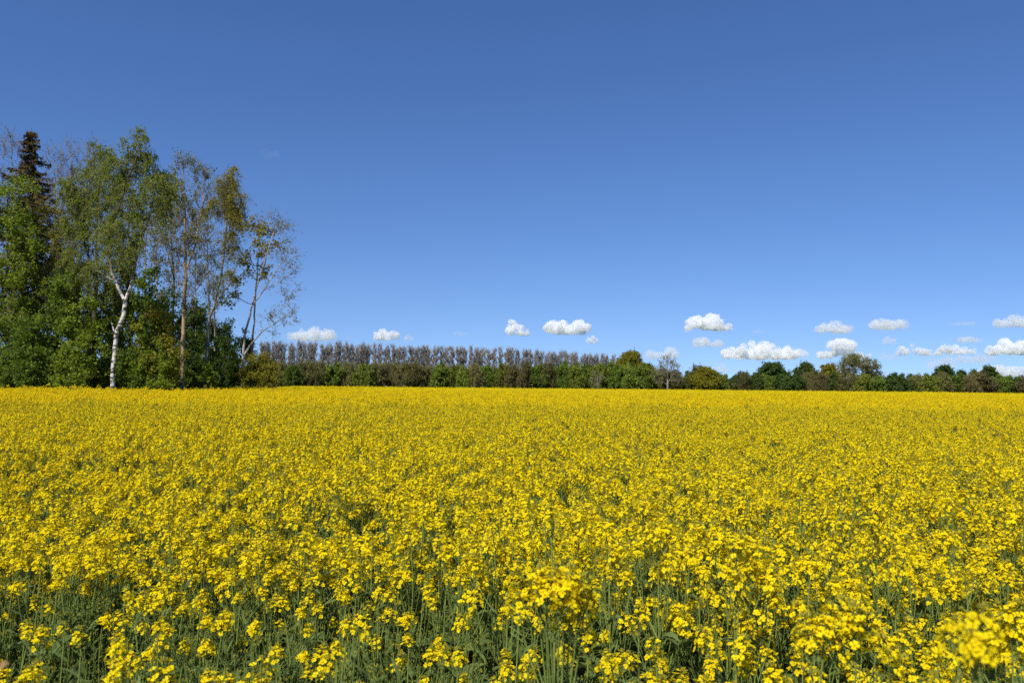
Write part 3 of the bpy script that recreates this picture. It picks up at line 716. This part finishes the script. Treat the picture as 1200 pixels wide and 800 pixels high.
for i, (x, top, w, dd, mt, lab) in enumerate([
        (66, 300, 26, 68, M_OLIVE, "olive leafed tree deep in the grove, between the spruce and the dark stemmed birch"), (20, 345, 34, 67, M_GREEN, "green tree deep behind the left edge tree"),
        (128, 335, 26, 69, M_GREEN, "green tree right behind the white forked trunk"), (232, 350, 20, 90, M_GREEN, "green small tree behind the tan trunk, right side"),
        (196, 335, 18, 79, M_GREEN, "green small tree behind the thin dark stemmed aspen"), (262, 372, 22, 92, M_GREEN, "green small tree behind the weeping birch stems")]):
    H = 458 - top
    grove_tree("understorey_tree", lab, "tree", dd, [[(x, 458, .09), (x + 3, top + H * .5, .07), (x - 1, top + 10, .02)]],
        [PB(x, top + H * .13, w * .6, H * .13, dd), PB(x - w * .3, top + H * .32, w * .65, H * .18, dd), PB(x + w * .35, top + H * .38, w * .65, H * .18, dd, 1), PB(x, top + H * .6, w * .9, H * .24, dd, -.5), PB(x, top + H * .85, w, H * .16, dd)],
        B_DARK, mt, 150 + i, group="understorey trees of the grove", **under)

# shrubs along the foot of the grove
shr = dict(dens=2.0, twigs=6, tl=.65, upb=.3, leaves=7.5, lsize=.17, lasp=.75, lspread=.13, r_tip=.008)
for i, (x, top, w, dd, mt, lab) in enumerate([
        (-60, 392, 34, 60, M_GREEN, "green shrub past the left border"), (-18, 398, 26, 60, M_BRIGHT, "bright green shrub at the left border of the picture"), (18, 404, 24, 59.5, M_GREEN, "green shrub at the foot of the left edge tree"),
        (52, 396, 24, 61, M_DARK, "dark green shrub under the thin olive tree"), (82, 405, 22, 59.5, M_BRIGHT, "bright green shrub two shrubs left of the white trunk"), (108, 410, 18, 62, M_DARK, "dark shrub just behind and left of the white trunk"),
        (150, 405, 20, 62, M_GREEN, "green shrub right beside the white trunk"), (180, 402, 22, 62, M_BRIGHT, "bright green shrub right of the white trunk"), (206, 418, 15, 78, M_GREEN, "green shrub left of the tan trunk"),
        (228, 402, 18, 88, M_DARK, "dark shrub behind the tan trunk"), (236, 424, 17, 80, M_BRIGHT, "low bright green shrub right of the tan trunk"), (258, 394, 20, 87, M_DARK, "tall dark ivy shrub between the weeping birch and the leaning tree"),
        (274, 414, 16, 83, M_DARK, "dark shrub left of the leaning tree's foot"), (301, 410, 19, 81, M_OLIVE, "yellow green shrub at the foot of the leaning tree"), (290, 385, 8, 84, M_DARK, "small dark ivy clump climbing the leaning tree"),
        (135, 420, 16, 66, M_DARK, "dark low shrub behind the white trunk"), (315, 430, 10, 80, M_OLIVE, "small olive shrub at the very right end of the grove")]):
    H = 459 - top
    grove_tree("shrub", lab, "shrub", dd, [[(x - w * .3, 458, .04), (x - w * .4, top + H * .5, .02)], [(x + w * .1, 458, .04), (x + w * .4, top + H * .5, .02)], [(x, 458, .04), (x, top + H * .35, .02)]],
        [PB(x, top + H * .28, w * .6, H * .28, dd), PB(x - w * .5, top + H * .5, w * .55, H * .3, dd), PB(x + w * .5, top + H * .5, w * .55, H * .3, dd), PB(x, top + H * .7, w * .95, H * .35, dd, -.4)],
        B_DARK, mt, 80 + i, group="shrubs at the foot of the grove", **shr)

# --- poplar row behind the hedge ------------------------------------------
def free_tree(name, tr, blobs, bark, leaf, seed, label, cat, group=None, twigbark=B_TWIG, **kw):
    r = np.random.default_rng(seed); tg, cg = tree_geo(r, tr, blobs, **kw)
    root = thing(name, (0, 0, 0), label, cat, group)
    obj("trunk", tg.mesh("trunk", [bark], True), root); obj("crown", cg.mesh("crown", [leaf, twigbark]), root)
    return root
LP, GP = "bare narrow grey brown poplar in the even row behind the far hedge", "row of bare poplars behind the far hedge"
pv = []
for i in range(6):
    r = np.random.default_rng(200 + i); w = [.75, .9, .65, .85, .7, 1.0][i]
    bl = [((r.normal(0, .12), r.normal(0, .12), z), w * f, w * f, 1.0, .9) for z, f in zip(np.linspace(2.6, 10.3, 9), [.7, .9, 1, 1.05, 1.1, 1.1, 1.05, 1.0, .85])]
    pv.append(free_tree("poplar_tree", [[(0, 0, -.05, .16), (r.normal(0, .1), 0, 5, .12), (r.normal(0, .15), 0, 11, .02)]], bl, B_PALE, H_POP, 210 + i, LP, "tree", GP,
                        dens=2.9, twigs=7, tl=1.15, upb=1.8, leaves=2.3, lsize=.19, lspread=.08, rise=1.6, tw_r=.022, r_tip=.022))
r = np.random.default_rng(77); n = 62; first = set()
for i in range(n):
    t = i / (n - 1); px = 306 + (733 - 306) * t; dd = 196 + 40 * t
    p = W(px + r.normal(0, 1.0), 450, dd); v = int(r.integers(0, 6)) if i >= 6 else i
    sc = (r.uniform(.85, 1.2), r.uniform(.85, 1.2), r.uniform(1.01, 1.07) * (1.0 if px < 600 else 1 - .1 * (px - 600) / 133))
    if i < 6:
        o = pv[i]; o.location = (p.x, p.y, 0); o.rotation_euler = (0, 0, r.uniform(0, 6.28)); o.scale = sc
    else: copy_thing(pv[v], (p.x, p.y, 0), r.uniform(0, 6.28), sc, LP)

# --- hedge: bushes of several kinds ---------------------------------------
def bush_proto(seed, leaf, label, group, twiggy=False, name="hedge_bush"):
    r = np.random.default_rng(seed)
    tr = [[(x, r.normal(0, .3), -.05, .05), (x * 1.3, 0, 1.2, .03), (x * 1.8, 0, 2.2, .015)] for x in (-.7, 0, .7)]
    bl = [((r.uniform(-.3, .3), r.uniform(-.3, .3), 2.9), 1.2, 1.2, .85, 1), ((-1.1, .2, 2.0), 1.1, 1.1, 1.0, 1), ((1.1, -.2, 2.1), 1.1, 1.1, 1.0, 1), ((0, -.6, 1.3), 1.9, 1.3, 1.1, 1), ((r.uniform(-.8, .8), 0, 3.3), .6, .6, .5, 1)]
    kw = dict(dens=2.2, twigs=6, tl=.7, upb=.5, leaves=7, lsize=.28, lasp=.75, lspread=.15, r_tip=.012, tw_r=.014)
    if twiggy: kw.update(leaves=4.5, lsize=.22, tl=.9, twigs=7, upb=.9, tw_r=.02)
    return free_tree(name, tr, bl, B_GREY if twiggy else B_DARK, leaf, seed + 1, label, "bush", group, **kw)
LB = {'b': ("brown green twiggy bush in the far hedge", "brown green bushes of the far hedge"), 'g': ("fresh green bush in the far hedge", "green bushes of the far hedge"),
      'k': ("dark green bush in the far hedge", "dark bushes of the far hedge")}
bp = {'b': [bush_proto(300 + i * 5, H_BROWN, *LB['b'], twiggy=True) for i in range(3)], 'g': [bush_proto(330 + i * 5, H_GREEN, *LB['g']) for i in range(3)],
      'k': [bush_proto(360 + i * 5, H_DARK, *LB['k']) for i in range(2)]}
used = set(); r = np.random.default_rng(88)
def hedge_d(px): return 156 if px < 850 else 156 - (px - 850) / 350 * 20
def place_bush(kind, px, top, wpx, dd, label=None):
    v = int(r.integers(0, len(bp[kind]))); p = W(px, 450, dd); s = dd / F
    H = W(px, top, dd).z; sz = H / 3.75; sx = wpx * s / 4.0
    key = (kind, v); lab = LB[kind][0]
    if key not in used:
        used.add(key); o = bp[kind][v]; o.location = (p.x, p.y, 0); o.rotation_euler = (0, 0, r.uniform(0, 6.28)); o.scale = (sx, sx, sz)
    else: o = copy_thing(bp[kind][v], (p.x, p.y, 0), r.uniform(0, 6.28), (sx, sx, sz), lab)
    if label: o['label'] = label
for k in bp:                                     # be sure the originals are used
    for v in range(len(bp[k])): pass
px = 316
top_at = lambda x: np.interp(x, [310, 330, 380, 420, 450, 500, 540, 600, 640, 700, 735, 760, 800, 825, 850, 880, 940, 1000, 1040, 1100, 1150, 1200, 1260],
                             [425, 426, 428, 429, 428, 430, 430, 430, 429, 428, 429, 431, 438, 433, 439, 441, 441, 440, 443, 441, 442, 442, 441])
seq = []
while px < 1275:
    w = r.uniform(17, 30); t = float(top_at(px)) + r.normal(0, 1.4)
    if px < 495: k = r.choice(['b', 'b', 'b', 'b', 'g'])
    elif px < 640: k = r.choice(['g', 'g', 'g', 'b'])
    elif px < 850: k = r.choice(['g', 'g', 'g', 'b'])
    elif px < 1050: k = r.choice(['b', 'b', 'k', 'g'])
    else: k = r.choice(['b', 'g', 'k', 'b'])
    seq.append((str(k), px, t, w, hedge_d(px) + r.normal(0, 1.5))); px += w * .62
for k, cnt in (('b', 3), ('g', 3), ('k', 2)): pass
for s_ in seq: place_bush(*s_)
px = 312                                          # a second, darker row behind closes the gaps
while px < 1270:
    w = r.uniform(22, 32); place_bush('k' if r.uniform() < .6 else 'b', px, float(top_at(px)) + 4 + r.normal(0, 1), w, hedge_d(px) + 6); px += w * .75
for (k, v) in [(k, v) for k in bp for v in range(len(bp[k])) if (k, v) not in used]:
    p = W(600 + 40 * v, 450, 164); bp[k][v].location = (p.x, p.y, 0)

# --- single trees along the hedge -----------------------------------------
def far_tree(label, px, top, wpx, dd, leaf, seed, name="hedge_tree", shape="round", **kw):
    s = dd / F; H = W(px, top, dd).z; w = wpx * s / 2
    rr = np.random.default_rng(seed)
    if shape == "round":
        bl = [((0, 0, H * .80), w * .62, w * .6, H * .17, 1), ((-w * .45, 0, H * .62), w * .55, w * .6, H * .20, 1), ((w * .45, .2, H * .60), w * .55, w * .6, H * .20, 1), ((0, -w * .3, H * .42), w * .85, w * .7, H * .2, 1), ((rr.uniform(-.3, .3) * w, 0, H * .9), w * .3, w * .3, H * .08, 1)]
    elif shape == "dome":
        bl = [((w * math.cos(a) * .62, rr.uniform(-.3, .3) * w, H * (.42 + .42 * math.sin(a))), w * .38, w * .45, H * .16, 1) for a in np.linspace(.05, 3.09, 8)] + [((0, 0, H * .6), w * .6, w * .5, H * .2, .6)]
    else:
        bl = [((0, 0, H * z), w * f, w * f, H * .12, 1) for z, f in ((.3, 1), (.45, .9), (.6, .7), (.75, .5), (.88, .25))]
    base = dict(dens=2.3, twigs=6, tl=.08 * H + .2, upb=.3, leaves=8, lsize=.0018 * dd, lasp=.8, lspread=.0011 * dd, tw_r=.012, r_tip=.012); base.update(kw)
    p = W(px, 450, dd)
    o = free_tree(name, [[(0, 0, -.05, .2), (rr.normal(0, .1), 0, H * .35, .16), (rr.normal(0, .2), 0, H * .85, .03)]], bl, kw.get('bark', B_DARK) if False else B_GREY, leaf, seed, label, "tree", None, **base)
    o.location = (p.x, p.y, 0); return o
far_tree("round yellow green tree at the right end of the poplar row", 739, 411, 31, 172, M_OLIVE, 401)
far_tree("greenish round tree low in the hedge right below the poplar row's end", 757, 428, 26, 160, M_GREEN, 415)
bare_far = dict(leaves=.7, lsize=.18, twigs=7, upb=.9, tw_r=.015, rise=.9, dens=1.3)
far_tree("bare grey tree with ragged crown standing above the hedge's middle", 783, 416, 34, 153, M_GREY, 402, "bare_tree", "dome", **bare_far)
far_tree("short bare grey tree in front of the hedge below the poplars", 700, 433, 20, 153, M_GREY, 403, "bare_tree", "round", **bare_far)
far_tree("small olive tree right of the bare grey tree", 826, 431, 34, 152, M_OLIVE, 404)
far_tree("small dark tree peeping over the hedge, leftmost of the dark round trees", 870, 437, 20, 165, H_DARK, 405)
far_tree("broad dark green tree, widest of the dark round trees over the hedge", 905, 426, 40, 160, H_DARK, 406)
far_tree("compact dark green tree between the broad dark one and the yellow green oak", 945, 425, 27, 162, H_DARK, 407)
far_tree("yellow green oak beside the large half-bare dome tree", 971, 427, 25, 152, M_MAPLE, 408)
far_tree("large half-bare dome shaped tree, tallest on the right side of the hedge", 1003, 416, 58, 156, M_GREY, 409, "dome_tree", "dome", leaves=2.0, lsize=.24, twigs=7, upb=.6, tw_r=.02, dens=1.7)
far_tree("dark green round tree over the right part of the hedge, largest of its four", 1107, 430, 29, 158, H_DARK, 410)
far_tree("low dark tree with flat top, second of the four dark trees on the right", 1128, 435, 18, 160, H_DARK, 411)
far_tree("small green tree, third of the four dark trees on the right", 1143, 433, 16, 157, M_GREEN, 412)
far_tree("dark upright tree, rightmost of the four dark trees on the right", 1159, 429, 20, 155, H_DARK, 413)
for i, (x, t, w) in enumerate([(1048, 438, 10), (1058, 440, 9), (1066, 439, 8), (1076, 440, 10), (1086, 439, 8), (1094, 441, 9), (1178, 443, 9), (1190, 444, 10), (1212, 442, 12)]):
    far_tree("small dark conifer in the distant line behind the hedge", x, t, w, 230, H_DARK, 430 + i, "conifer_tree", "cone", dens=1.5)['group'] = "distant conifers behind the hedge"

# ------------------------------------------------------------------ clouds
def cloud_mat(name, dens, size=300.0):
    m, nt, N, L, out = new_mat(name)
    pv_ = N.new("ShaderNodeVolumePrincipled"); pv_.inputs["Color"].default_value = (1, 1, 1, 1); pv_.inputs["Anisotropy"].default_value = 0.0
    tc = N.new("ShaderNodeTexCoord"); nz = N.new("ShaderNodeTexNoise"); nz.inputs["Scale"].default_value = 3.2 / size
    nz.inputs["Detail"].default_value = 4; nz.inputs["Roughness"].default_value = 0.6
    mr = N.new("ShaderNodeMapRange"); mr.inputs[1].default_value = 0.38; mr.inputs[2].default_value = 0.72; mr.inputs[3].default_value = 0.0; mr.inputs[4].default_value = dens * 1.9
    L.new(tc.outputs["Object"], nz.inputs["Vector"]); L.new(nz.outputs[0], mr.inputs[0]); L.new(mr.outputs[0], pv_.inputs["Density"])
    L.new(pv_.outputs[0], out.inputs["Volume"]); return m
DEPTH = {'d': 240.0, 'm': 100.0, 'f': 38.0}       # optical depth per radian of size
def cloud(px, py, w, h, kind, label, seed, d=10000.0, lumps=None, slant=0.0):
    r = np.random.default_rng(seed); s = d / F; c = W(px, py + h / 2, d); Wd, Hd = w * s, h * s
    import bmesh
    bm = bmesh.new()
    lumps = lumps or [(u, f, q) for u, f, q in zip(np.linspace(-.42, .42, 6), r.uniform(.45, .9, 6) , r.uniform(.13, .22, 6))] + [(r.uniform(-.25, .25), 1.0, .24)]
    for (u, f, q) in lumps:
        for rep in range(5):
            rr = max(q * Wd * r.uniform(.55, .9), Hd * .2); rr = min(rr, Hd * .5)
            zc = r.uniform(0.1, 1) * max(Hd * f - rr, 0)
            x = (u + r.normal(0, .05)) * Wd; y = r.normal(0, .16) * Wd; x = max(min(x, Wd * .5 - rr * .6), -Wd * .5 + rr * .6)
            res = bmesh.ops.create_icosphere(bm, subdivisions=2, radius=rr, matrix=Matrix.Translation((x, y, zc + rr * .75 + slant * x)))
    me = bpy.data.meshes.new("cloud"); bm.to_mesh(me); bm.free()
    o = obj("cloud", me); vx = min(Hd, Wd) / 14
    rm = o.modifiers.new("rm", 'REMESH'); rm.mode = 'VOXEL'; rm.voxel_size = vx; rm.use_smooth_shade = True
    dg = bpy.context.evaluated_depsgraph_get(); ev = o.evaluated_get(dg); m2 = bpy.data.meshes.new_from_object(ev)
    o.modifiers.clear(); o.data = m2; m2.materials.clear(); m2.materials.append(cloud_mat("cloud_vapour", DEPTH[kind] / d, Hd))
    n = len(m2.vertices); co = np.empty(n * 3, np.float32); no = np.empty(n * 3, np.float32)
    m2.vertices.foreach_get("co", co); m2.vertices.foreach_get("normal", no); co = co.reshape(-1, 3); no = no.reshape(-1, 3)
    f1 = 1 / (Hd * .33); dsp = np.array([noise.fractal(Vector(p) * f1 + Vector((seed * 7.3, 0, 0)), 0.9, 2.1, 4) for p in co.tolist()])
    co = co + no * (dsp * Hd * .13)[:, None]; co[:, 2] = np.where(co[:, 2] < Hd * .1, Hd * .1 + (co[:, 2] - Hd * .1) * .35, co[:, 2])
    m2.vertices.foreach_set("co", co.ravel()); m2.update()
    o.location = c; tag(o, label, "cloud", "small clouds low over the horizon"); bpy.data.meshes.remove(me)
    return o
CL = [(367, 394, 48, 14, 'm', "white double cloud just right of the grove, half behind the poplars"),
      (452, 394, 28, 12, 'd', "small white cloud touching the poplar tops left of the middle"),
      (479, 396, 12, 7, 'm', "tiny white cloud above the poplars, right of the small white one"),
      (606, 385, 27, 20, 'd', "bright white cloud slanting down to the right, first left of the long twin-humped one"),
      (664, 384, 54, 18, 'd', "long bright cloud with two humps above the poplar row"),
      (694, 399, 14, 9, 'd', "little round white cloud under the right end of the twin-humped cloud"),
      (776, 415, 36, 13, 'm', "white cloud low behind the bare grey tree"),
      (827, 379, 54, 20, 'd', "bright cloud with one high hump right of centre, highest of the right group"),
      (829, 402, 32, 11, 'm', "flat small cloud directly under the bright high-humped cloud"),
      (888, 388, 14, 5, 'f', "faint tiny puff right of the bright high-humped cloud"),
      (893, 410, 94, 25, 'd', "widest cloud, a long ragged heap above the dark green trees"),
      (838, 433, 30, 10, 'f', "faint pale cloud low over the small olive tree"),
      (978, 385, 40, 12, 'm', "flat white cloud above the large half-bare dome tree"),
      (986, 411, 56, 22, 'd', "thick white cloud directly behind the top of the half-bare dome tree"),
      (1040, 381, 42, 12, 'm', "flat white cloud upper right, next after the one above the dome tree"),
      (1043, 400, 16, 9, 'm', "little cloud below the flat upper right cloud"),
      (1075, 411, 46, 13, 'd', "flat bright cloud in the lower right group, left of its neighbour with a raised end"),
      (1117, 410, 44, 14, 'd', "bright cloud in the lower right group above the largest dark round tree"),
      (1135, 398, 22, 8, 'm', "small cloud perched over the right end of a bright lower one"),
      (1132, 421, 66, 10, 'f', "faint wide cloud veil just over the four dark trees"),
      (1130, 379, 26, 5, 'f', "faint grey wisp between the two upper right clouds"),
      (1186, 378, 42, 12, 'm', "flat cloud at the right border, upper one"),
      (1183, 409, 46, 16, 'd', "bright cloud at the right border, in the middle of its stack"),
      (1176, 436, 50, 14, 'm', "pale cloud at the right border just above the hedge"),
      (1105, 428, 36, 10, 'f', "faint pale cloud behind the largest dark round tree on the right"),
      (1040, 418, 18, 8, 'f', "faint speck of cloud right of the dome tree top"),
      (317, 181, 22, 12, 'f', "faint lone wisp high in the blue sky right of the weeping birch"),
      (540, 391, 16, 4, 'f', "barely visible wisp left of the slanting bright cloud")]
for i, (x, y, w, h, k, lab) in enumerate(CL):
    lp = None; sl_ = 0
    if i == 3: lp = [(-.3, .95, .25), (-.1, .9, .26), (.15, .6, .22), (.33, .4, .16)]; sl_ = 0
    if i == 4: lp = [(-.36, .6, .14), (-.24, 1., .2), (-.1, .8, .16), (.08, .6, .15), (.22, .9, .18), (.36, .7, .14)]
    if i == 10: lp = [(-.45, .3, .06), (-.36, .5, .07), (-.24, .6, .09), (-.13, .5, .07), (-.05, .95, .08), (.03, 1.0, .09), (.1, .75, .09), (.22, .45, .07), (.32, .55, .09), (.42, .45, .07), (0, .4, .09), (.15, .3, .09)]
    if i == 13: lp = [(-.42, .4, .07), (-.28, .35, .09), (-.05, 1.0, .15), (.1, .85, .15), (.24, .5, .12), (.4, .25, .08)]
    if i == 16: lp = [(-.4, .7, .1), (-.2, .95, .12), (0, .8, .12), (.2, .6, .1), (.42, .3, .07)]
    if i == 17: lp = [(-.4, .9, .12), (-.2, .95, .13), (.02, .85, .12), (.2, .6, .12), (.4, .45, .1)]
    if i == 7: lp = [(-.38, .5, .12), (-.26, .75, .16), (-.05, .45, .14), (.1, 1., .2), (.22, .85, .16), (.38, .4, .12)]
    hy = 451 + (x - 600) * 0.0091; dd = min(38000, 640 * F / max(hy - y - h / 2, 8))     # cloud bases share one height
    o = cloud(x, y, w, h, k, lab, 500 + i, dd, lp, sl_)
    if i == 26: o.data.materials[0] = cloud_mat("cloud_vapour", 3.5 / dd, 80)
print("objects", len(S.objects))
